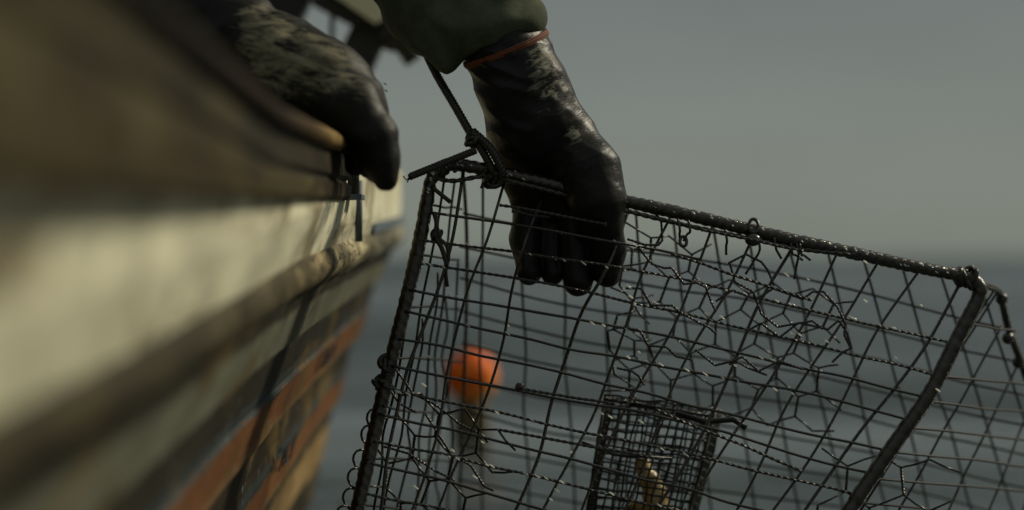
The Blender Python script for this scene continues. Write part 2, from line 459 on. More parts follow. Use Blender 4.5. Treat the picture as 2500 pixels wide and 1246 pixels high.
M_rail = wood_mat('grimy_rubbing_strake', [(0.34, (0.12, 0.10, 0.06)), (0.48, (0.22, 0.19, 0.11)), (0.55, (0.42, 0.36, 0.22)), (0.63, (0.62, 0.54, 0.34))], 9.0, 0.7, (0.5, 4.5, [(0.0, (0.12, 0.11, 0.08)), (0.45, (0.14, 0.13, 0.1)), (0.56, (0.4, 0.37, 0.32)), (0.66, (0.6, 0.55, 0.5)), (0.7, (1.0, 1.0, 1.0)), (0.8, (1.0, 1.0, 1.0)), (0.86, (0.55, 0.62, 0.75))]), True)
M_inner = mottled('inner_boat_paint', (0.10, 0.09, 0.06), (0.2, 0.18, 0.12), 10, (0.5, 0.7), 0.3, 50, 0.003)

boat = empty('fishing_boat', (-0.9, 4.0, 0.0))
tag(boat, 'weathered wooden fishing boat with cream hull and orange and blue stripes along its side', 'boat')
bpy.context.view_layer.update()
BI = boat.matrix_world.inverted() if False else None
def bparent(o):
    o.parent = boat
    o.matrix_parent_inverse.identity()
    o.matrix_parent_inverse = __import__('mathutils').Matrix.Translation(-boat.location)
    return o

DST = list(np.linspace(-0.4, 3.0, 40)) + list(np.linspace(3.1, 4.7, 22)) + list(np.linspace(4.8, 7.6, 30))

def loft(name, prof, mat, closed=True, dsts=DST, caps=True):
    """prof(d) -> list of (x, z) world pairs"""
    V = []; F = []; n = None
    for d in dsts:
        p = prof(d); n = len(p)
        V.extend([(x, d, z) for x, z in p])
    m = len(dsts); kk = n if closed else n - 1
    for i in range(m - 1):
        for k in range(kk):
            k2 = (k + 1) % n
            F.append((i * n + k, i * n + k2, (i + 1) * n + k2, (i + 1) * n + k))
    if closed and caps:
        F.append(tuple(range(n))[::-1]); F.append(tuple((m - 1) * n + k for k in range(n)))
    me = bpy.data.meshes.new(name); me.from_pydata(V, [], F); me.update()
    o = link(name, me, mat)
    return bparent(o), n

def spread(d): return 1.0 + 0.19 * max(0.0, 4.3 - max(d, 0.8))
def beam(d): return 1.75 if d < 4.7 else max(0.02, 1.75 + 2 * x_side(d))
def hull_prof(d):
    zr = z_rail(d); zt = z_cap(d) - 0.012
    svals = [zt - zr, 0.06, 0.03, 0.0, -0.03, -0.06, -0.095, -0.10, -0.12, -0.148, -0.152, -0.18, -0.2, -0.205, -0.24, -0.26, -0.29, -0.315, -0.33, -0.38, -0.43, -0.50]
    svals[1] = min(svals[1], svals[0] - 0.005)
    lap = {0: 0, 7: -0.006, 10: 0.006, 13: -0.008, 15: 0.006, 18: -0.008}
    off = 0; pts = []
    for i, s in enumerate(svals):
        off += lap.get(i, 0)
        z = zr + (s if s > -0.05 else -0.05 + (s + 0.05) * spread(d))
        pts.append((flare(z) + x_side(d) + off, CAMZ + z))
    zb = CAMZ + pts[-1][1] - CAMZ
    xs = pts[-1][0]; bw = beam(d)
    cx = -0.2 - 0.875
    side = pts
    keel = [(xs + (cx - xs) * 0.5, zb - 0.10), (cx, zb - 0.14)]
    mir = [(2 * cx - x, z) for x, z in keel[::-1][1:] + side[::-1]]
    outer = side + keel + mir
    # inner skin
    t = 0.03
    zi = CAMZ + zt
    inn = [(2 * cx - (side[0][0] - t), zi), (2 * cx - (flare(-0.4) + x_side(d) - t), 0.10), (flare(-0.4) + x_side(d) - t, 0.10), (side[0][0] - t, zi)]
    return outer + inn

hull, NP = loft('hull', hull_prof, M_hull)
uvl = hull.data.uv_layers.new(name='strake')
for poly in hull.data.polygons:
    for li in poly.loop_indices:
        v = hull.data.vertices[hull.data.loops[li].vertex_index].co
        s_ = v.z - CAMZ - z_rail(v.y)
        if s_ < -0.05: s_ = -0.05 + (s_ + 0.05) / spread(v.y)
        uvl.data[li].uv = (v.y, s_)
hull.data.materials.append(M_inner)
for poly in hull.data.polygons:
    if len(poly.vertices) == 4:
        ks = [vi % NP for vi in poly.vertices]
        if max(ks) >= NP - 4 and min(ks) >= NP - 4: poly.material_index = 1
    poly.use_smooth = False

# dark bulwark board proud of the hull, ending at the stanchion
def board_prof(d):
    z1 = CAMZ + z_cap(d) - 0.010; z0 = CAMZ + z_board(d)
    x0 = -0.1955
    return [(x0 - 0.02, z0), (x0 - 0.004, z0 - 0.001), (x0, z0 + 0.004), (x0 + 0.001, (z0 + z1) / 2 - 0.01), (x0 - 0.001, z1 - 0.038), (x0 - 0.006, z1 - 0.033), (x0 - 0.001, z1 - 0.028), (x0 - 0.004, z1), (x0 - 0.022, z1)]
bd_d = list(np.linspace(-0.4, 3.16, 60)) + [3.18]
bo, bn = loft('bulwark_board', board_prof, M_board, True, bd_d)
bo.data.materials.append(M_top_strip)
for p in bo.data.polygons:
    if len(p.vertices) == 4 and {vi % bn for vi in p.vertices} <= {4, 5, 6, 7, 8}: p.material_index = 1  # top strip of the board is darker than the rest
def cap_prof(d):
    z1 = CAMZ + z_cap(d); x0 = -0.186 + (x_side(d) if d > 4.7 else 0) - (0.014 if d > 3.18 else 0)
    return [(x0 - 0.050, z1 - 0.010), (x0 - 0.008, z1 - 0.0115), (x0, z1 - 0.007), (x0, z1 + 0.001), (x0 - 0.006, z1 + 0.007), (x0 - 0.045, z1 + 0.008), (x0 - 0.052, z1 + 0.002)]
o, _ = loft('gunwale_cap', cap_prof, M_cap, True, list(np.linspace(-0.4, 3.17, 60)))
for p in o.data.polygons: p.use_smooth = True
o, _ = loft('bow_cap', cap_prof, M_tan, True, list(np.linspace(3.3, 7.5, 40)))
def rail_prof(d):
    zt = z_rail(d); x0 = flare(zt - 0.02) + x_side(d)
    w_ = 0.004 * noise.noise(Vector((d * 7.0, 0.3, 0.1))) if d < 4.6 else 0.0
    if 2.9 < d < 4.2: w_ += 0.006 * max(0.0, noise.noise(Vector((d * 26, 3.3, 0.7)))) + 0.003 * noise.noise(Vector((d * 70, 1.3, 0.7)))
    pts = [(x0 - 0.012, CAMZ + zt + 0.016 + w_), (x0 + 0.004, CAMZ + zt + 0.012 + w_), (x0 + 0.013, CAMZ + zt + 0.002), (x0 + 0.017 + w_, CAMZ + zt - 0.010),
           (x0 + 0.016 + w_, CAMZ + zt - 0.020), (x0 + 0.009, CAMZ + zt - 0.030), (x0 - 0.004, CAMZ + zt - 0.040 + w_), (x0 - 0.016, CAMZ + zt - 0.046)]
    return pts
o, _ = loft('rubbing_strake', rail_prof, M_rail, True, list(np.linspace(-0.4, 2.6, 60)) + list(np.linspace(2.61, 4.4, 260)) + list(np.linspace(4.45, 7.6, 40)))
for p in o.data.polygons: p.use_smooth = True
def blue_prof(d):
    zt = z_rail(d) + 0.012; x0 = flare(zt) + x_side(d)
    return [(x0 - 0.01, CAMZ + zt - 0.006), (x0 + 0.005, CAMZ + zt - 0.006), (x0 + 0.005, CAMZ + zt + 0.008), (x0 - 0.01, CAMZ + zt + 0.008)]
loft('blue_moulding', blue_prof, M_blue, True, list(np.linspace(3.85, 7.4, 40)))
# stanchion and its bracket where the dark board stops
mb = MB(); mb.tube([(-0.198, 3.235, CAMZ + 0.072), (-0.198, 3.235, CAMZ + 0.20)], 0.0095, 12)
bparent(mb.build('stanchion', M_frame))
mb = MB(); mb.tube([(-0.2, 3.42, CAMZ + 0.02), (-0.2, 3.42, CAMZ + 0.10)], 0.005, 10)
bparent(mb.build('stanchion', M_blue))
mb = MB(); mb.box((-0.197, 3.24, CAMZ + 0.074), (0.026, 0.07, 0.006))
bparent(mb.build('bracket', M_blue, None, False))
# inside of the boat: thwart and floor boards
mb = MB()
for i in range(7): mb.box((-0.62 - i * 0.14, 2.6, 0.125), (0.13, 5.6, 0.02))
bparent(mb.build('floor_boards', M_board, None, False))
for yy in (1.4, 4.9):
    mb = MB(); mb.box((-1.075, yy, 0.36), (1.55, 0.28, 0.035)); bparent(mb.build('thwart', M_cap, None, False))

# painted characters on the orange stripes, worn and only half legible
def lettering(text, d0, soff, size):
    cu = bpy.data.curves.new('reg', 'FONT'); cu.body = text; cu.size = size; cu.extrude = 0.0008
    tmp = bpy.data.objects.new('tmp', cu); COL.objects.link(tmp)
    bpy.context.view_layer.update()
    me = bpy.data.meshes.new_from_object(tmp.evaluated_get(bpy.context.evaluated_depsgraph_get()))
    COL.objects.unlink(tmp); bpy.data.objects.remove(tmp)
    for v in me.vertices:
        u, h, e = v.co
        d = d0 + u * 2.2
        z = z_rail(d) + soff + h
        v.co = (flare(z) + 0.009 + e, d, CAMZ + z)
    o = link('painted_mark', me, M_ink); bparent(o)
lettering('ACO', 3.75, -0.186, 0.040)
lettering('ACV', 3.45, -0.300, 0.046)

# davit frame over the boat, behind the man
davit = empty('davit_frame', tuple(P(700, 700, 4.5)))
tag(davit, 'dark angular hauling frame with a tan cover plate, behind the two arms', 'frame')
def dpar(o):
    o.parent = davit; o.matrix_parent_inverse = __import__('mathutils').Matrix.Translation(-davit.location); return o
def slab(pl, d, th):
    """polygon given at distance d, extruded th metres in depth"""
    n = len(pl); vs = [P(x, y, d) for x, y in pl] + [P(x, y, d) + Vector((0, th, 0)) for x, y in pl]
    fs = [tuple(range(n))[::-1], tuple(range(n, 2 * n))] + [(i, (i + 1) % n, n + (i + 1) % n, n + i) for i in range(n)]
    return vs, fs
DV = 4.45
mb = MB(); mb.add(*slab([(560, -160), (760, -60), (752, 4), (722, 66), (600, 330), (480, 330), (600, 60)], DV, 0.07)); dpar(mb.build('upright', M_frame, None, False))
mb = MB(); mb.add(*slab([(735, -40), (800, -60), (945, 35), (925, 62), (862, 62), (762, 10)], DV - 0.02, 0.06)); dpar(mb.build('crossbeam', M_frame, None, False))
mb = MB(); mb.add(*slab([(862, 55), (930, 50), (938, 100), (906, 172), (860, 330), (740, 330), (835, 112)], DV, 0.05)); dpar(mb.build('strut', M_frame, None, False))
mb = MB(); mb.add(*slab([(800, -22), (945, -18), (958, 34), (915, 56)], DV - 0.05, 0.12)); dpar(mb.build('cover_plate', M_tan, None, False))
mb = MB(); mb.tube([P(812, 20, DV + .02), P(806, 200, DV + .02)], 0.0045, 10); dpar(mb.build('stay_rod', M_frame))
mb = MB(); mb.sphere(P(962, 78, DV), 0.032, 16, 10, (1.0, 0.8, 1.1)); mb.tube([P(940, 45, DV), P(1010, 150, DV)], 0.016, 10); dpar(mb.build('pulley', M_frame))
mb = MB(); mb.box(P(560, 750, DV + 0.03), (0.13, 0.09, 1.0)); dpar(mb.build('leg', M_frame, None, False))

# ------------------------------------------------------------------ smooth bodies from blended limbs (surface nets)
def surf_net(f, lo, hi, h):
    lo = np.array(lo, float); hi = np.array(hi, float)
    dims = np.ceil((hi - lo) / h).astype(int) + 1
    xs = [lo[i] + h * np.arange(dims[i]) for i in range(3)]
    X, Y, Z = np.meshgrid(*xs, indexing='ij')
    D = f(X, Y, Z)
    S = D < 0
    nx, ny, nz = dims
    cnt = np.zeros((nx - 1, ny - 1, nz - 1), np.int8); acc = np.zeros((nx - 1, ny - 1, nz - 1, 3)); num = np.zeros((nx - 1, ny - 1, nz - 1))
    cs = [(i, j, k) for i in (0, 1) for j in (0, 1) for k in (0, 1)]
    def sub(A, c): return A[c[0]:nx - 1 + c[0], c[1]:ny - 1 + c[1], c[2]:nz - 1 + c[2]]
    for a in cs:
        for ax in range(3):
            if a[ax] == 0:
                b = list(a); b[ax] = 1
                da = sub(D, a); db = sub(D, b)
                cr = (da < 0) != (db < 0)
                den = np.where(cr, da - db, 1.0); t = np.where(cr, da / den, 0)
                p = [np.full(da.shape, float(a[q])) for q in range(3)]; p[ax] = t
                for q in range(3): acc[..., q] += np.where(cr, p[q], 0)
                num += cr
    act = num > 0
    idx = np.full(act.shape, -1, np.int64); idx[act] = np.arange(act.sum())
    ii = np.argwhere(act)
    verts = lo + h * (ii + acc[act] / num[act][:, None])
    faces = []
    for ax in range(3):
        o1, o2 = [(1, 2), (2, 0), (0, 1)][ax]
        a = S; sl = [slice(None)] * 3; sl2 = [slice(None)] * 3
        sl[ax] = slice(0, -1); sl2[ax] = slice(1, None)
        c = S[tuple(sl)] != S[tuple(sl2)]
        e = np.argwhere(c)
        ok = (e[:, o1] > 0) & (e[:, o2] > 0) & (e[:, o1] < dims[o1] - 1) & (e[:, o2] < dims[o2] - 1)
        e = e[ok]
        inside = S[tuple(e.T)]
        def g(d1, d2):
            q = e.copy(); q[:, o1] += d1; q[:, o2] += d2
            return idx[tuple(q.T)]
        A, B, C, Dd = g(-1, -1), g(0, -1), g(0, 0), g(-1, 0)
        fwd = np.stack([A, B, C, Dd], 1); rev = fwd[:, ::-1]
        faces.append(np.where(inside[:, None], fwd, rev))
    F = np.concatenate(faces)
    F = F[(F >= 0).all(1)]
    return verts, F

def cap_f(a, b, ra, rb):
    a = np.array(a, float); b = np.array(b, float); ab = b - a; L2 = ab.dot(ab) + 1e-12
    def f(X, Y, Z):
        t = np.clip(((X - a[0]) * ab[0] + (Y - a[1]) * ab[1] + (Z - a[2]) * ab[2]) / L2, 0, 1)
        return np.sqrt((X - a[0] - t * ab[0]) ** 2 + (Y - a[1] - t * ab[1]) ** 2 + (Z - a[2] - t * ab[2]) ** 2) - (ra + (rb - ra) * t)
    return f
def smin(a, b, k):
    h = np.maximum(k - np.abs(a - b), 0) / k
    return np.minimum(a, b) - h * h * k * 0.25
def chain(pts):
    """[(px,py,d,r_px)...] -> list of capsules"""
    out = []
    for p, q in zip(pts, pts[1:]):
        out.append(cap_f(P(*p[:3]), P(*q[:3]), p[3] * p[2] * K, q[3] * q[2] * K))
    return out
def wchain(pts):
    return [cap_f(p[:3], q[:3], p[3], q[3]) for p, q in zip(pts, pts[1:])]
def union(fs, k):
    def f(X, Y, Z):
        d = fs[0](X, Y, Z)
        for g in fs[1:]: d = smin(d, g(X, Y, Z), k)
        return d
    return f

def body_mesh(name, f, lo, hi, h, mat, parent, disp=None, mud=None, smooth_it=2):
    v, F = surf_net(f, lo, hi, h)
    # light relaxation
    if smooth_it:
        for _ in range(smooth_it):
            acc = np.zeros_like(v); c = np.zeros(len(v))
            for k in range(4):
                a = F[:, k]; b = F[:, (k + 1) % 4]
                np.add.at(acc, a, v[b]); np.add.at(acc, b, v[a]); np.add.at(c, a, 1); np.add.at(c, b, 1)
            v = v * 0.5 + 0.5 * acc / np.maximum(c, 1)[:, None]
    me = bpy.data.meshes.new(name); me.from_pydata(v.tolist(), [], F.tolist()); me.update()
    if disp:
        nr = np.zeros(len(v) * 3); me.vertices.foreach_get('normal', nr); nr = nr.reshape(-1, 3)
        dd = np.array([disp(Vector(p)) for p in v])
        v = v + nr * dd[:, None]
        me.vertices.foreach_set('co', v.ravel()); me.update()
    me.polygons.foreach_set('use_smooth', [True] * len(me.polygons))
    if mud:
        w_ = np.zeros(len(v))
        for px, py, d, r, amp in mud:
            c = np.array(P(px, py, d)); rr = r * d * K
            w_ += amp * np.exp(-((v - c) ** 2 * np.array([1, 0.35, 1])).sum(1) / (rr * rr))
        at = me.attributes.new('mud', 'FLOAT', 'POINT'); at.data.foreach_set('value', np.clip(w_, 0, 0.82).astype(np.float32))
    o = link(name, me, mat)
    return o

man = empty('person', (-0.75, 3.35, 0.135))
tag(man, 'person in olive sweater and long black gloves leaning over the gunwale, gripping the wire trap', 'person')
def mpar(o, par=None):
    par = par or man
    o.parent = par; o.matrix_parent_inverse = __import__('mathutils').Matrix.Translation(-man.location) if par is man else __import__('mathutils').Matrix()
    return o

# --- right glove (grips the trap's top bar)
hand_core = chain([(1205, 55, 3.24, 92), (1238, 125, 3.23, 97), (1275, 215, 3.225, 103), (1305, 300, 3.23, 108), (1335, 380, 3.255, 98)])
palm = chain([(1262, 330, 3.265, 64), (1290, 420, 3.27, 64), (1294, 480, 3.268, 52)]) + chain([(1330, 370, 3.265, 90), (1368, 474, 3.265, 78)]) + \
       chain([(1385, 320, 3.235, 62), (1440, 420, 3.212, 70), (1458, 490, 3.205, 64), (1464, 530, 3.21, 54)])
fingers = [chain([(1298, 490, 3.268, 44), (1284, 585, 3.255, 37), (1292, 666, 3.232, 31)]),
           chain([(1342, 520, 3.272, 44), (1345, 600, 3.262, 34), (1349, 668, 3.242, 29)]),
           chain([(1400, 520, 3.262, 50), (1408, 610, 3.245, 41), (1411, 688, 3.225, 37)]),
           chain([(1466, 540, 3.216, 56), (1486, 610, 3.222, 39), (1482, 668, 3.222, 34)])]
thumb = chain([(1290, 360, 3.29, 48), (1330, 450, 3.315, 42), (1390, 520, 3.30, 36)])
fcore = union(hand_core + palm, 0.018)
def fR(X, Y, Z):
    fg = union(fingers[0], 0.012)(X, Y, Z)
    for q in fingers[1:]: fg = smin(fg, union(q, 0.012)(X, Y, Z), 0.0012)
    fg = smin(fg, union(thumb, 0.01)(X, Y, Z), 0.006)
    d = smin(fcore(X, Y, Z), fg, 0.006)
    # crease at the wrist
    return d
def dispR(p):
    a = P(1238, 125, 3.23); b = P(1335, 380, 3.25)
    t = (p - a).dot(b - a) / (b - a).length_squared
    wr = 0.6 - 2.2 * abs(noise.noise(Vector((p.x * 16, p.y * 16, p.z * 44 + p.x * 20))))
    amp = 0.0024 * max(0.12, min(1.0, 1.6 - t))
    return amp * wr + 0.0006 * noise.noise(p * 70) + 0.003 * noise.noise(p * 17) * (1 if t < 1.1 else 0.3)
lo = P(1040, 20, 3.1); hi = P(1600, 20, 3.1)
gR = body_mesh('glove', fR, (P(1080, 0, 3.3).x, 3.12, P(0, 760, 3.3).z), (P(1570, 0, 3.3).x, 3.42, P(0, 0, 3.3).z + 0.02), 0.0024, M_glove_R, None, dispR,
               mud=[(1330, 150, 3.19, 60, 0.75), (1250, 110, 3.18, 40, 0.25), (1350, 250, 3.18, 60, 0.5), (1290, 210, 3.17, 50, 0.25), (1400, 330, 3.19, 26, 0.9), (1420, 400, 3.17, 45, 0.45), (1440, 520, 3.17, 90, 0.12)])
mpar(gR); tag(gR, 'long black rubber glove gripping the trap bar, smeared with pale dirt at the wrist')
# cut the open end: hem ring
def hem_ring(c, ax, f, n=72, rr=0.0020):
    ax = ax.normalized(); u = ax.cross(Vector((0, 1, 0))).normalized(); v = ax.cross(u)
    pts = []
    for k in range(n):
        dr = u * math.cos(2 * math.pi * k / n) + v * math.sin(2 * math.pi * k / n)
        rs = np.linspace(0.02, 0.09, 140)
        d = f(c.x + dr.x * rs, c.y + dr.y * rs, c.z + dr.z * rs)
        out_ = np.where(d > 0)[0]
        pts.append(c + dr * float(rs[out_[0]] if len(out_) else 0.05) + dr * 0.0012)
    pts.append(pts[0])
    mb = MB(); mb.tube(pts, rr, 8, False)
    for off in (0.0026, -0.0026): mb.tube([p + ax * off for p in pts], rr * 0.7, 8, False)
    return mb.build('hem', M_hem)
hv = P(1150, 160, 3.228) - P(1325, 88, 3.228)
hax = Vector((-hv.z, 0, hv.x)).normalized()
if hax.z < 0: hax = -hax
hm = hem_ring(P(1238, 118, 3.228), hax + Vector((0, -0.16, 0)), fR)
hm.parent = gR

# --- left glove (draped over the gunwale)
coreL = chain([(60, -330, 3.15, 135), (250, -170, 3.12, 132), (470, 0, 3.06, 124), (590, 85, 3.02, 104)]) 
handL = chain([(590, 95, 3.01, 104), (690, 150, 2.99, 97), (795, 205, 2.97, 93), (866, 262, 2.96, 80)])
handL += chain([(740, 230, 2.98, 60), (800, 285, 2.98, 50), (850, 320, 2.97, 44)])
handL += chain([(700, 160, 3.03, 84), (800, 215, 3.04, 80), (860, 270, 3.04, 66)])
fingersL = [chain([(862, 250, 2.92, 66), (920, 335, 2.905, 49), (930, 395, 2.905, 43), (941, 438, 2.905, 33)]),
            chain([(866, 262, 2.96, 60), (915, 345, 2.955, 46), (924, 415, 2.955, 36)]),
            chain([(862, 280, 3.00, 54), (900, 350, 3.005, 42), (904, 405, 3.005, 32)]),
            chain([(845, 280, 3.045, 50), (872, 345, 3.05, 34), (868, 405, 3.05, 26)])]
thumbL = chain([(740, 215, 2.99, 54), (790, 285, 2.99, 44), (806, 330, 2.985, 36)])
def fL(X, Y, Z):
    fg = union(fingersL[0], 0.012)(X, Y, Z)
    for q in fingersL[1:]: fg = smin(fg, union(q, 0.012)(X, Y, Z), 0.011)
    d = union(handL, 0.03)(X, Y, Z)
    d = smin(d, union(thumbL, 0.01)(X, Y, Z), 0.008)
    d = smin(d, fg, 0.016)
    return smin(d, union(coreL, 0.02)(X, Y, Z), 0.014)
def dispL(p):
    wr = noise.noise(Vector((p.x * 40 - p.z * 30, p.y * 20, p.z * 34 + p.x * 14)))
    far = 1.0 if p.x < P(760, 0, 3).x else 0.45
    return far * (0.0036 * wr + 0.004 * noise.noise(p * 13)) + 0.0006 * noise.noise(p * 70)
gL = body_mesh('glove', fL, (P(20, 0, 3.1).x, 2.80, P(0, 560, 3.0).z), (P(1010, 0, 3.0).x, 3.26, P(0, -500, 3.1).z), 0.0032, M_glove_L, None, dispL,
               mud=[(700, 110, 2.93, 110, 0.75), (810, 150, 2.92, 80, 0.6), (650, 180, 2.92, 70, 0.7), (770, 210, 2.90, 70, 0.5), (890, 230, 2.9, 70, 0.42), (615, 30, 2.96, 75, 0.75), (560, 110, 2.92, 50, 0.5), (920, 330, 2.88, 60, 0.4)])  # the dab high on the gauntlet fold paints its highlight along with scuffs
mpar(gL); tag(gL, 'long black rubber glove resting on the gunwale, caked in tan mud')

# --- sweater: sleeves and trunk
shR = (-0.20, 3.47, 1.22); shL = (-0.52, 3.10, 1.20)
elR = P(1010, -230, 3.3); elL = P(40, -420, 3.16)
sweat = chain([(1010, -230, 3.3, 168), (1085, -60, 3.27, 176), (1146, 15, 3.24, 152), (1190, 62, 3.235, 112)]) + \
        chain([(1285, 40, 3.22, 40), (1302, 72, 3.22, 22)]) + \
        [cap_f(elR, shR, 0.085, 0.095), cap_f(shR, (-0.36, 3.42, 1.26), 0.095, 0.12),
         cap_f((-0.36, 3.42, 1.26), (-0.50, 3.40, 1.2), 0.12, 0.17), cap_f((-0.50, 3.38, 1.2), (-0.78, 3.35, 0.97), 0.17, 0.17),
         cap_f((-0.44, 3.52, 1.2), (-0.60, 3.5, 1.1), 0.13, 0.14), cap_f((-0.44, 3.25, 1.2), (-0.60, 3.25, 1.1), 0.13, 0.14),
         cap_f((-0.42, 3.22, 1.22), shL, 0.11, 0.095), cap_f(shL, elL, 0.095, 0.082)]
fsw = union(sweat, 0.022)
hn = (P(1080, 190, 3.22) - P(1328, 86, 3.22)); pn = Vector((hn.z, 0, -hn.x)).normalized()
if pn.z > 0: pn = -pn
p0 = P(1203, 127, 3.22)
lobe = union(chain([(1060, 40, 3.22, 84), (1078, 105, 3.215, 52), (1088, 150, 3.215, 26)]), 0.02)
def fS(X, Y, Z):
    d = fsw(X, Y, Z)
    bow = 0.010 * np.cos((X - p0.x) / 0.065 * 1.57)
    cut = (X - p0.x) * pn.x + (Z - p0.z) * pn.z + 0.004 + bow * 0.4
    near = (np.abs(X - p0.x) < 0.14) & (Z < 0.95)
    return smin(np.where(near, -smin(-d, -cut, 0.005), d), lobe(X, Y, Z), 0.012)
def dispS(p):
    q = Vector((p.x * 9 + p.z * 5, p.y * 8, p.z * 16 - p.x * 6))
    return 0.009 * noise.noise(q) + 0.020 * (0.22 - abs(noise.noise(Vector((p.x * 9 + p.z * 12, p.y * 9, p.z * 17 - p.x * 8))))) + 0.002 * noise.noise(p * 40)
sw = body_mesh('sweater', fS, (-1.0, 2.9, 0.66), (0.1, 3.75, 1.45), 0.0055, M_sweater, None, dispS)
mpar(sw)
# body (continuous): head, neck, trunk, arms, legs
bodyf = union(wchain([(-0.20, 3.35, 1.50, 0.078), (-0.215, 3.355, 1.44, 0.074)]) + [cap_f((-0.15, 3.33, 1.43), (-0.17, 3.335, 1.41), 0.045, 0.05)] +
              [cap_f((-0.23, 3.36, 1.42), (-0.38, 3.38, 1.26), 0.055, 0.07),
               cap_f((-0.40, 3.38, 1.22), (-0.78, 3.35, 0.97), 0.12, 0.14), cap_f(shR, elR, 0.06, 0.045), cap_f(elR, P(1215, 90, 3.24), 0.045, 0.032),
               cap_f(shR, (-0.4, 3.4, 1.22), 0.06, 0.09), cap_f(shL, (-0.4, 3.35, 1.22), 0.06, 0.09), cap_f(shL, elL, 0.06, 0.045), cap_f(elL, P(560, 70, 3.04), 0.045, 0.03),
               cap_f((-0.80, 3.45, 0.93), (-0.72, 3.47, 0.52), 0.10, 0.062), cap_f((-0.72, 3.47, 0.52), (-0.80, 3.46, 0.17), 0.058, 0.04),
               cap_f((-0.80, 3.25, 0.93), (-0.70, 3.22, 0.52), 0.10, 0.062), cap_f((-0.70, 3.22, 0.52), (-0.78, 3.2, 0.17), 0.058, 0.04)], 0.03)
bod = body_mesh('body', bodyf, (-1.0, 2.85, 0.1), (0.12, 3.75, 1.62), 0.012, M_skin, None)
mpar(bod)
ovf = union([cap_f((-0.62, 3.36, 1.05), (-0.80, 3.35, 0.93), 0.165, 0.175), cap_f((-0.80, 3.45, 0.93), (-0.72, 3.47, 0.52), 0.125, 0.088), cap_f((-0.72, 3.47, 0.52), (-0.80, 3.46, 0.26), 0.088, 0.075),
             cap_f((-0.80, 3.25, 0.93), (-0.70, 3.22, 0.52), 0.125, 0.088), cap_f((-0.70, 3.22, 0.52), (-0.78, 3.2, 0.26), 0.088, 0.075),
             cap_f((-0.80, 3.46, 0.185), (-0.70, 3.47, 0.17), 0.05, 0.045), cap_f((-0.78, 3.2, 0.185), (-0.68, 3.2, 0.17), 0.05, 0.045)], 0.03)
mpar(body_mesh('overalls', ovf, (-1.05, 3.0, 0.1), (-0.4, 3.72, 1.3), 0.012, M_overall, None, lambda p: 0.006 * noise.noise(p * 12)))
hf = union([cap_f((-0.225, 3.36, 1.535), (-0.25, 3.36, 1.50), 0.075, 0.07)], 0.02)
mpar(body_mesh('hair', hf, (-0.4, 3.2, 1.35), (-0.1, 3.5, 1.66), 0.008, M_hair, None, lambda p: 0.006 * noise.noise(p * 60)))

# ------------------------------------------------------------------ the wire trap
trap = empty('wire_trap', tuple(P(1500, 1700, 3.3)))
tag(trap, 'dark dripping wire fishing trap with rope-wrapped steel frame held up by its top bar', 'fishing trap')
TO = __import__('mathutils').Matrix.Translation(-trap.location)
def tpar(o, par=None):
    o.parent = par or trap
    if par is None: o.matrix_parent_inverse = TO
    return o
rnd = random.Random(7)

TLf, TRf = (1066, 412), (2386, 690)
def lerp(a, b, t): return a + (b - a) * t
def front_px(u, v):
    """u along the bar 0..1, v down 0..1 (about 1000 px)"""
    tx = lerp(TLf[0], TRf[0], u); ty = lerp(TLf[1], TRf[1], u) 
    bx = tx + lerp(-225, -640, u); by = ty + 960
    d0 = lerp(3.20, 3.30, u); d1 = lerp(3.12, 3.22, u)
    # lines bend a little, as in hand-laced mesh
    return lerp(tx, bx, v), lerp(ty, by, v), lerp(d0, d1, v)
def front(u, v, off=0.0):
    x, y, d = front_px(u, v); return P(x, y, d - off)
def back_px(u, v):
    tx = lerp(1130, 2440, u); ty = lerp(425, 702, u)
    bx = tx + lerp(-15, 330, u); by = ty + 960
    return lerp(tx, bx, v), lerp(ty, by, v), lerp(lerp(3.42, 3.48, u), lerp(3.95, 4.0, u), v)
def back(u, v): 
    x, y, d = back_px(u, v); return P(x, y, d)

def wrapped(pts, r, pitch=0.011, seg=8, n=14, amp=0.14, lobes=3):
    """rope-wrapped bar: a core with a helical ridge"""
    pts = resample(pts, pitch / seg); fr = frames(pts); vs = []; fs = []
    for i, (p, u, v) in enumerate(fr):
        for k in range(n):
            a = 2 * math.pi * k / n
            rr = r * (1 + amp * abs(math.sin((lobes * a + 2 * math.pi * i / seg) / 2)) - amp * 0.5 + 0.10 * noise.noise(p * 90))
            vs.append(p + (u * math.cos(a) + v * math.sin(a)) * rr)
    m = len(fr)
    for i in range(m - 1):
        for k in range(n):
            k2 = (k + 1) % n
            fs.append((i * n + k, i * n + k2, (i + 1) * n + k2, (i + 1) * n + k))
    fs.append(tuple(range(n))[::-1]); fs.append(tuple((m - 1) * n + k for k in range(n)))
    return vs, fs

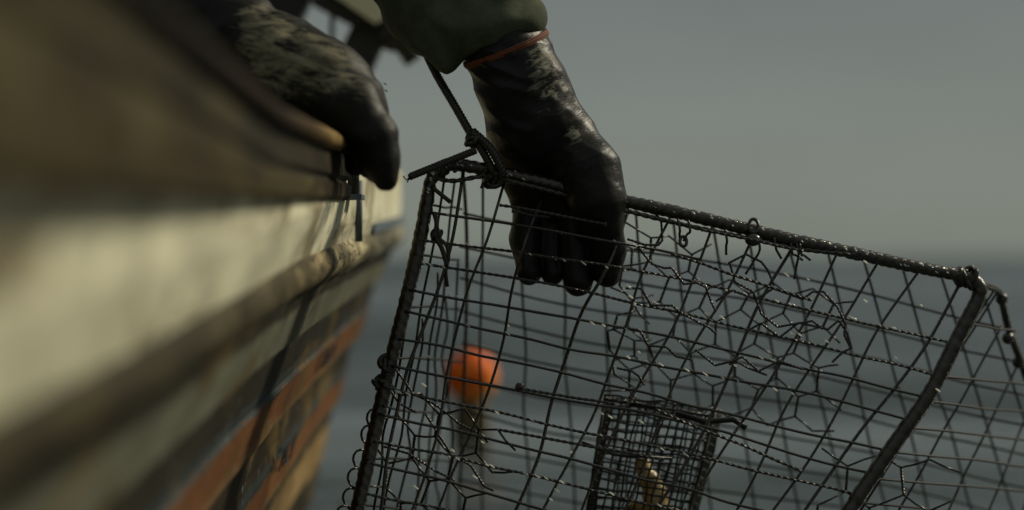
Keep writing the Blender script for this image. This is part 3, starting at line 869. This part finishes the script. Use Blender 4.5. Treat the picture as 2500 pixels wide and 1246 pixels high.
# frame bars
bar_top = smooth_path([P(1045, 480, 3.198), P(1052, 440, 3.199), P(1072, 412, 3.2), P(1105, 402, 3.2), P(1180, 413, 3.2), P(1350, 452, 3.203), P(1510, 488, 3.208), P(1700, 530, 3.22),
                       P(1900, 578, 3.235), P(2100, 622, 3.255), P(2250, 655, 3.27), P(2345, 672, 3.285)], 6)
mb = MB(); mb.add(*wrapped(bar_top, 0.0078)); top_bar = tpar(mb.build('top_bar', M_bar))
mb = MB(); mb.add(*wrapped(smooth_path([P(2335, 668, 3.284), P(2378, 688, 3.29), P(2390, 722, 3.29), P(2340, 822, 3.285), P(2270, 960, 3.275), P(2180, 1090, 3.265), P(2060, 1270, 3.25), P(1900, 1560, 3.22)], 6), 0.0098, 0.012, 8, 14, 0.05))
tpar(mb.build('side_bar', M_bar))
mb = MB(); mb.add(*wrapped(smooth_path([P(1045, 478, 3.198), P(1022, 600, 3.19), P(985, 760, 3.18), P(952, 890, 3.17), P(918, 1040, 3.16), P(880, 1210, 3.14), P(820, 1480, 3.12)], 6), 0.0085, 0.012, 8, 14, 0.10))
tpar(mb.build('side_bar', M_bar))
# bottom bars, below the picture
mb = MB(); mb.add(*wrapped([P(820, 1480, 3.12), front(1, 1.0)], 0.0085)); mb.add(*wrapped([back(0, 1.0), back(1, 1.0)], 0.0085)); mb.add(*wrapped([P(820, 1480, 3.12), back(0, 1.0)], 0.0085)); mb.add(*wrapped([front(1, 1.0), back(1, 1.0)], 0.0085))
tpar(mb.build('bottom_frame', M_bar))
# second thin rod laced under the top bar
mb = MB()
rod = smooth_path([P(1062, 436, 3.196), P(1110, 442, 3.194), P(1190, 430, 3.192), P(1260, 446, 3.19), P(1350, 469, 3.192), P(1440, 492, 3.2), P(1520, 513, 3.198), P(1600, 533, 3.204), P(1700, 556, 3.212), P(1830, 583, 3.225), P(1960, 609, 3.236), P(2060, 620, 3.243), P(2110, 625, 3.254)], 6)
mb.twist(rod, 0.0009, 0.022, 2, 0.0023, 7)
tpar(mb.build('lacing_rod', M_wire))
# back rails
mb = MB(); mb.tube(smooth_path([P(2385, 690, 3.3), P(2425, 703, 3.38), P(2443, 722, 3.45), P(2462, 800, 3.5), P(2500, 905, 3.56), P(2560, 1080, 3.65), P(2700, 1500, 3.78)], 6), 0.0052, 10)
for (x, y, d) in ((2461, 826, 3.5), (2486, 885, 3.55), (2446, 730, 3.45)): mb.sphere(P(x, y, d), 0.0085, 10, 7)
tpar(mb.build('back_frame', M_bar))
mb = MB(); mb.tube(smooth_path([P(1110, 418, 3.22), back(0, 0), back(0.01, 0.3), back(0.0, 1.0)], 6), 0.0026, 8)
tpar(mb.build('back_frame', M_bar))

def jit(p, a): return p + Vector((rnd.uniform(-a, a), rnd.uniform(-a, a) * 1.5, rnd.uniform(-a, a)))

# front mesh: long wires roughly along the bar
mb = MB()
def fpath(fn, pts, j=0.0018, n=5):
    return smooth_path([jit(fn(*p), j) for p in pts], n)
def bulge(u, v): return 0.055 * math.exp(-((u - 0.27) / 0.14) ** 2) * math.exp(-((v - 0.12) / 0.2) ** 2)
NV = 15
for i in range(1, NV + 1):
    v0 = i * 0.0645 + 0.045
    if i > 14: break
    wl = v0; sag = rnd.uniform(-0.008, 0.008)
    pts = []
    for k in range(13):
        u = k / 12 * (1.0 + 0.055 * min(1.0, wl * 4))
        if i == 1 and u > 0.55: break
        v = wl - 0.03 * u * (1 if i % 3 else 0.4) - 0.035 * math.sin(math.pi * u) * (0.5 if i < 4 else 0.2) + sag * math.sin(7 * u + i)
        pts.append(jit(front(u, v, bulge(u, v)), 0.0016))
    path = smooth_path(pts, 5)
    if i in (2, 3, 8, 10, 12): mb.twist(path, 0.0007, 0.017, 2, 0.0013, 6, 8)
    else: mb.tube(resample(path, 0.012), 0.0018, 7)
# short doubled strands that ride along the long wires
for (x0, y0, x1, y1) in ((1220, 500, 1480, 548), (1250, 515, 1340, 533), (1270, 950, 1500, 985), (1600, 1000, 1960, 1150), (1220, 1050, 1620, 1122), (1640, 620, 1980, 735), (1710, 560, 1960, 612)):
    a = P(x0, y0, 3.165); b = P(x1, y1, 3.175)
    mb.twist([jit(a.lerp(b, t / 5), 0.001) for t in range(6)], 0.0008, 0.016, 2, 0.0013, 6, 8)
# cross wires running from the bar down to the left
NU = 13
for i in range(0, NU):
    u = (i + 0.62) / NU
    if i in (1, 2): v_start = 0.02
    else: v_start = 0.03
    pts = [jit(front(u + 0.012 * math.sin(i * 2.1 + k), v_start + (0.97 - v_start) * k / 8, -0.0032 + bulge(u, k / 8)), 0.0016) for k in range(9)]
    pts[0] = front(u, -0.012)
    if i in (3,): continue
    mb.tube(resample(smooth_path(pts, 5), 0.014), 0.0018 if i % 4 else 0.0022, 7)
tpar(mb.build('front_mesh', M_wire))

# side mesh at the right end: wires carried round the corner bar
mb = MB()
def side(s, v):      # s 0 front bar .. 1 back edge
    return front(1 + 0.05 * min(1, v * 4), v).lerp(P(*[lerp(a, b, v * 1.26) for a, b in zip((2443, 730, 3.45), (2720, 1560, 3.8))]), s)
for i in range(1, 14):
    v = i * 0.0645 + 0.03
    if i == 2: continue
    mb.tube(resample(smooth_path([jit(side(s / 4, v - 0.02 * s / 4), 0.0015) for s in range(5)], 4), 0.012), 0.0016, 7)
for (x0, y0, d0, x1, y1, d1) in ((2437, 709, 3.44, 2085, 1270, 3.28), (2426, 712, 3.42, 2068, 1262, 3.27), (2449, 797, 3.48, 2150, 1320, 3.32), (2485, 890, 3.55, 2240, 1400, 3.36), (2520, 985, 3.6, 2330, 1450, 3.4), (2550, 1090, 3.64, 2420, 1460, 3.5)):
    mb.tube(resample(smooth_path([jit(P(lerp(x0, x1, t / 6), lerp(y0, y1, t / 6), lerp(d0, d1, t / 6)), 0.0012) for t in range(7)], 3), 0.014), 0.0016, 7)
tpar(mb.build('side_mesh', M_wire2))

# left side mesh: crowded, seen nearly edge on
mb = MB()
def left(s, v): return front(0, v).lerp(back(0, v), s)
for i in range(1, 15, 2):
    v = i * 0.064 + 0.03
    mb.tube(smooth_path([jit(left(s / 4, v), 0.004) for s in range(5)], 4), 0.0016, 6)
for i in range(1, 8):
    s = i / 8; v0 = 0.02 if i in (2, 5) else rnd.uniform(0.22, 0.4)
    mb.tube(smooth_path([jit(left(s, v0 + (1 - v0) * k / 9), 0.0045) for k in range(10)], 4), 0.0016, 6)
tpar(mb.build('side_mesh', M_wire2))

# back mesh
mb = MB()
for i in range(1, 12):
    v = i * 0.084 + 0.015
    mb.tube(smooth_path([jit(back(k / 8, v + 0.01 * math.sin(k)), 0.003) for k in range(9)], 4), 0.0017, 6)
for i in range(0, 14):
    u = (i + 0.5) / 14
    mb.tube(smooth_path([jit(back(u, k / 7), 0.003) for k in range(8)], 4), 0.0018, 6)
tpar(mb.build('back_mesh', M_wire2))

# hexagonal netting of the entrance funnel, traced where it shows and meshed elsewhere
mb = MB()
def hexnet(mb, fn, nu, nv, keep=lambda a, b: True, jt=0.004, r=0.0013, tw=False):
    pts = {}
    def g(i, j):
        if (i, j) not in pts: 
            u = i / nu; v = (j + (0.18 if (i + j) % 2 else -0.18)) / nv
            pts[(i, j)] = jit(fn(u, v), jt)
        return pts[(i, j)]
    for i in range(nu):
        for j in range(nv + 1):
            if keep(i / nu, min(j, nv - 1) / nv):
                m = g(i, j).lerp(g(i + 1, j), 0.5); mb.tube([g(i, j), jit(m, jt * 0.3), g(i + 1, j)], r, 6)
                if (i + j) % 2 and j < nv and keep(i / nu, min(j + 1, nv - 1) / nv): mb.twist([g(i, j), g(i, j + 1)], r * 0.6, 0.008, 2, r, 5, 6)
def funnelA(u, v):
    x = 1530 + 560 * u - 60 * v + 12 * math.sin(9 * v); y = 555 + 120 * u + 390 * v + 14 * math.sin(6 * u)
    return P(x, y, 3.31 + 0.07 * v + 0.05 * math.sin(3.1 * u))
NET = 'funnel_netting'
hexnet(mb, funnelA, 11, 5, lambda a, b: b > 0.1 or a < 0.3, 0.0035, 0.0013)
tpar(mb.build(NET, M_wire)); mb = MB()
def funnelB(u, v):
    x = 935 + 330 * u - 60 * v; y = 930 + 150 * u + 330 * v
    return P(x, y, 3.19 + 0.10 * u * v + 0.03 * math.sin(5 * u))
hexnet(mb, funnelB, 7, 4, lambda a, b: (a + b * .4) < 1.05, 0.0035, 0.0014)
tpar(mb.build('torn_netting', M_wire)); mb = MB()
def funnelC(u, v):
    x = 2010 + 330 * u - 40 * v; y = 1120 + 20 * u + 300 * v
    return P(x, y, 3.28 + 0.03 * math.sin(5 * u))
hexnet(mb, funnelC, 5, 3, lambda a, b: True, 0.004, 0.0013)
tpar(mb.build('torn_netting', M_wire)); mb = MB()
def funnelD(u, v):
    x = 1500 + 90 * u; y = 600 + 380 * v + 15 * u
    return P(x, y, 3.34 + 0.05 * u)
hexnet(mb, funnelD, 2, 7, lambda a, b: True, 0.005, 0.0013)
tpar(mb.build(NET, M_wire)); mb = MB()
tr = [
 [(1600, 522), (1612, 540), (1616, 588), (1608, 600), (1575, 598), (1530, 582)],
 [(1556, 603), (1590, 645), (1620, 655), (1640, 655), (1668, 692), (1700, 692), (1722, 700), (1738, 735), (1750, 762)],
 [(1530, 705), (1565, 706), (1590, 748), (1640, 745), (1660, 760), (1710, 790), (1730, 800), (1748, 815)],
 [(1780, 645), (1820, 620), (1860, 640), (1875, 660), (1890, 700)],
 [(1850, 730), (1890, 705), (1960, 730), (1985, 712), (2010, 713), (2045, 750), (2062, 790), (2060, 820), (2080, 850)],
 [(1780, 645), (1795, 690), (1840, 715), (1860, 765), (1900, 800), (1950, 790), (1985, 785), (2010, 805)],
 [(1750, 735), (1790, 708), (1830, 728), (1850, 730)],
 [(1820, 810), (1860, 790), (1905, 822), (1950, 788), (2020, 806), (2050, 785), (2065, 810), (2080, 850), (2055, 860), (2030, 885)],
 [(1530, 800), (1560, 805), (1580, 845), (1625, 850), (1650, 870), (1690, 880)],
 [(1508, 898), (1545, 905), (1560, 920), (1572, 940)],
 [(1700, 852), (1745, 892), (1790, 880), (1810, 873), (1850, 905), (1905, 880), (1960, 900)],
 [(1780, 890), (1790, 885), (1800, 882), (1830, 900), (1870, 918)],
 [(950, 880), (985, 930), (1010, 960), (1060, 985), (1090, 1010), (1120, 1035), (1175, 1060), (1190, 1078)],
 [(952, 955), (975, 985), (1015, 1010)],
 [(1040, 1010), (1070, 1060), (1105, 1110), (1150, 1135), (1180, 1190), (1205, 1200)],
 [(930, 1090), (1000, 1110), (1060, 1150), (1110, 1175)],
]
for q in tr:
    base = [jit(P(x, y, 3.215), 0.0012) for x, y in q]
    mb.twist(base, 0.0005, 0.009, 2, 0.0012, 6, 6)
tpar(mb.build(NET, M_wire))

# ties and loops on the bar
def tie(px, py, d, L, lean=0.0):
    mb = MB()
    mb.tube(smooth_path([P(px, py - 18, d - 0.009), P(px + 5, py + 10, d - 0.011), P(px + 2 + lean * 10, py + L * 0.5, d - 0.006), P(px + lean * 30, py + L, d - 0.004)], 4), 0.0016, 6)
    tpar(mb.build('wire_tie', M_wire))
for (x, y, d, L, s) in ((1655, 552, 3.21, 40, 0.2), (1680, 555, 3.21, 34, -0.4), (1770, 578, 3.22, 45, 0.1), (1890, 598, 3.235, 34, 0.6), (1930, 610, 3.24, 26, 1.0), (1945, 612, 3.24, 70, -0.2), (1952, 612, 3.24, 24, 0.9), (1180, 430, 3.2, 30, -0.2), (1850, 600, 3.225, 70, -1)):
    tie(x, y, d, L, s)
for (x, y, d, r) in ((1840, 552, 3.225, 0.0085), (1668, 590, 3.205, 0.006)):
    c = P(x, y, d - 0.002); mb = MB()
    mb.tube([c + Vector((math.cos(a) * r * 0.7, 0.004 * math.sin(a), math.sin(a) * r)) for a in np.linspace(0, 2 * math.pi, 17)], 0.0022, 7, False)
    if x == 1840: mb.sphere(P(1838, 586, 3.218), 0.010, 12, 8, (1, 0.8, 0.8))
    tpar(mb.build('ring', M_wire))
# lashings: knots where bars meet
def knot(c, r, n, seed, tr_=0.0032, own=True, target=None):
    m_ = target or MB()
    rr = random.Random(seed); c = Vector(c)
    for _ in range(n):
        ax = Vector((rr.uniform(-1, 1), rr.uniform(-1, 1), rr.uniform(-1, 1))).normalized(); u = ax.orthogonal().normalized(); v = ax.cross(u)
        off = Vector((rr.uniform(-.4, .4), rr.uniform(-.4, .4), rr.uniform(-.4, .4))) * r
        m_.tube([c + off + u * math.cos(a) * r + v * math.sin(a) * r * 0.8 for a in np.linspace(0, 2 * math.pi * 0.95, 14)], tr_, 6)
    if target is None: tpar(m_.build('lashing', M_rope))
for a_ in ((P(2360, 680, 3.285), 0.011, 7, 3), (P(1075, 415, 3.2), 0.009, 4, 4), (P(1208, 432, 3.195), 0.011, 8, 5), (P(948, 890, 3.17), 0.009, 4, 8), (P(928, 935, 3.17), 0.008, 4, 9), (P(1268, 943, 3.17), 0.004, 3, 13, 0.002)):
    knot(*a_)
mb = MB(); knot(P(1065, 573, 3.19), 0.006, 5, 6, 0.0024, target=mb)
mb.tube(smooth_path([P(1060, 520, 3.19), P(1066, 545, 3.185), P(1064, 580, 3.185), P(1078, 605, 3.185), P(1092, 650, 3.185)], 5), 0.0030, 8)
mb.tube(smooth_path([P(1068, 580, 3.187), P(1090, 600, 3.187), P(1095, 630, 3.187), P(1088, 660, 3.187), P(1092, 700, 3.19)], 5), 0.0024, 8)
tpar(mb.build('cord_tail', M_rope))
mb = MB(); mb.tube([P(1055, 455, 3.192), P(1064, 465, 3.19), P(1100, 494, 3.185)], 0.0027, 8)
tpar(mb.build('wire_stub', M_rope))
# small loops on the outside of the left bar
for i in range(6):
    mb = MB(); t = i / 5 + rnd.uniform(-.03, .03); x = lerp(925, 850, t); y = lerp(1020, 1260, t)
    c = P(x - rnd.uniform(0, 14), y, 3.16)
    mb.tube([c + Vector((math.cos(a) * 0.009, 0.006 * math.sin(a * 2), math.sin(a) * 0.012)) for a in np.linspace(0, 2 * math.pi, 13)], 0.0015, 6, False)
    tpar(mb.build('mesh_loop', M_wire))

# bait box inside, of fine square mesh
mb = MB()
def bb(u, v, s):
    tx = lerp(1478, 1748, u); ty = lerp(965, 998, u); bx = lerp(1420, 1652, u); by = lerp(1330, 1370, u)
    x = lerp(tx, bx, v); y = lerp(ty, by, v)
    return P(x + 16 * s, y + 8 * s, 3.37 + 0.09 * s)
for s in (0.0, 1.0):
    nu, nv = (13, 18) if s == 0 else (11, 15)
    for i in range(nu + 1): mb.tube([jit(bb(i / nu, k / 8, s), 0.002) for k in range(9)], 0.00145, 5)
    for j in range(nv + 1): mb.tube([jit(bb(k / 8, j / nv, s), 0.002) for k in range(9)], 0.00145, 5)
for uu in (0, 1):
    for j in range(19): mb.tube([bb(uu, j / 18, 0), bb(uu, j / 18, 1)], 0.0013, 5)
    for k in range(1, 5): mb.tube([bb(uu, t / 6, k / 5) for t in range(7)], 0.0013, 5)
mb.tube([bb(0, 0.03, 0), bb(1, 0.05, 0)], 0.0022, 7)
mb.tube([P(1420, 1080, 3.29), P(1500, 1110, 3.29), P(1640, 1120, 3.29)], 0.002, 6)
mb.tube([P(1650, 1010, 3.285), P(1720, 1030, 3.28), P(1790, 1025, 3.275), P(1822, 1045, 3.27)], 0.0038, 7)
for a, b in ((0, 0), (1, 0), (0, 1), (1, 1)): mb.tube([bb(a, 0, b), bb(a, 1, b)], 0.002, 7)
tpar(mb.build('bait_box', M_mesh2))

# water hanging and running on the wires
mb = MB()
rd = random.Random(21)
tilt = Vector((0.75, 0.0, -0.55)).normalized()
def drop(c, L, r, dr=tilt):
    q = dr.to_track_quat('Z', 'Y').to_matrix()
    mb.sphere(c, 1.0, 7, 6, (r, r, L), q)
for k in range(90):     # along the bar
    u = rd.random(); i = int(u * (len(bar_top) - 1)); c = bar_top[i].lerp(bar_top[min(i + 1, len(bar_top) - 1)], rd.random())
    a = rd.uniform(-0.2, 0.9)
    drop(c + Vector((0, -0.0078 * math.cos(a), 0.0078 * math.sin(a))), rd.uniform(0.0016, 0.0034), rd.uniform(0.0008, 0.0012))
for k in range(120):    # along the upper long wires
    i = rd.choice([1, 2, 2, 3, 4, 5, 8, 10, 10, 12, 12]); u = rd.random() * 0.95; v = i * 0.0645 + 0.045 - 0.03 * u - 0.035 * math.sin(math.pi * u) * (0.5 if i < 4 else 0.2)
    drop(front(u, v, bulge(u, v) + 0.002), rd.uniform(0.002, 0.0048), rd.uniform(0.0007, 0.0011))
for (x, y) in ((1470, 1010), (1490, 1018), (1360, 1198), (1345, 1220), (1395, 1105), (1240, 795), (1535, 700), (1540, 725), (1550, 745), (2005, 905), (1795, 893), (1160, 1165), (1015, 1190), (1045, 870), (1035, 940), (940, 205), (943, 222), (2113, 735), (2113, 640), (1560, 860), (1565, 1030), (2290, 953), (1178, 1080), (1105, 1100)):
    drop(P(x, y, 3.17 + rd.uniform(-.02, .05)), rd.uniform(0.002, 0.0045), rd.uniform(0.0009, 0.0014))
o = tpar(mb.build('water_drop', M_drop)); o['kind'] = 'stuff'

# bridle rope
mb = MB()
mb.twist(smooth_path([P(1035, 120, 3.3), P(1068, 186, 3.25), P(1110, 258, 3.22), P(1150, 328, 3.2)], 6), 0.0026, 0.014, 3, 0.0030, 7)
mb.twist(smooth_path([P(1150, 328, 3.2), P(1178, 370, 3.19), P(1200, 410, 3.188), P(1212, 440, 3.19)], 6), 0.0024, 0.012, 3, 0.0028, 7)
mb.twist(smooth_path([P(1155, 322, 3.195), P(1195, 360, 3.182), P(1222, 408, 3.18), P(1225, 432, 3.185)], 6), 0.0026, 0.014, 3, 0.0030, 7)
mb.twist(smooth_path([P(1160, 368, 3.18), P(1100, 392, 3.18), P(1040, 416, 3.175), P(1000, 432, 3.17)], 6), 0.0022, 0.012, 3, 0.0027, 7)
knot(P(1158, 340, 3.195), 0.008, 6, 11, 0.0034, target=mb)
mb.tube([P(1000, 432, 3.17), P(992, 440, 3.17), P(985, 430, 3.17)], 0.0009, 5); mb.tube([P(1000, 432, 3.17), P(994, 446, 3.17)], 0.0009, 5)
br = mb.build('bridle_rope', M_rope); tpar(br)

# bait inside the box
mb = MB()
pts = [P(1566, 1118, 3.40), P(1574, 1150, 3.40), P(1592, 1185, 3.40), P(1602, 1225, 3.40), P(1600, 1270, 3.40), P(1595, 1330, 3.40)]
sp = resample(smooth_path(pts, 6), 0.002)
mb.tube(sp, [0.0075 + 0.0095 * min(1, i / 30) + 0.0014 * abs(math.sin(i * 0.32)) for i in range(len(sp))], 12)
for (x, y, r) in ((1556, 1240, 0.013), (1535, 1252, 0.011), (1630, 1246, 0.009), (1585, 1270, 0.018), (1560, 1290, 0.02), (1620, 1290, 0.018)):
    mb.sphere(P(x, y, 3.41), r, 12, 8, (1.2, 0.8, 0.7))
bt = mb.build('bait', M_bait); tag(bt, 'golden tan piece of bait inside the fine black mesh box in the trap', 'bait')

# ------------------------------------------------------------------ marker buoy afloat beyond the trap
DB = 6.3
buoy = empty('marker_buoy', (P(1150, 0, DB).x, DB, 0.0)); tag(buoy, 'small orange ball float on a brown stem, afloat beyond the wire trap', 'buoy')
def lathe(prof, n=32, lean=0.0):
    vs = []; fs = []
    for r, z in prof:
        for k in range(n):
            a = 2 * math.pi * k / n
            vs.append((r * math.cos(a) + lean * z, r * math.sin(a), z))
    for i in range(len(prof) - 1):
        for k in range(n):
            k2 = (k + 1) % n
            fs.append((i * n + k, i * n + k2, (i + 1) * n + k2, (i + 1) * n + k))
    return vs, fs
zb = CAMZ - (920 - HOR) * DB * K; R = 0.064
mb = MB(); mb.add(*lathe([(max(0.0005, R * math.sin(t)), zb - R * 1.02 * math.cos(t)) for t in np.linspace(0, math.pi, 24)])); mb.build('float', M_orange, buoy)
mb = MB(); mb.add(*lathe([(0.001, -0.12), (0.03, -0.118), (0.040, -0.02), (0.045, 0.05), (0.046, 0.09), (0.042, 0.125), (0.034, zb - 0.065), (0.03, zb - 0.05)])); mb.build('stem', M_brown, buoy)
mb = MB(); mb.add(*lathe([(0.03, -0.03), (0.055, -0.025), (0.066, 0.0), (0.064, 0.03), (0.048, 0.05), (0.03, 0.052)])); mb.build('collar', M_collar, buoy)
mb = MB(); mb.tube([(0, 0, zb + R - 0.004), (0, 0, zb + R + 0.006)], 0.016, 14); mb.build('eye', M_brown, buoy)
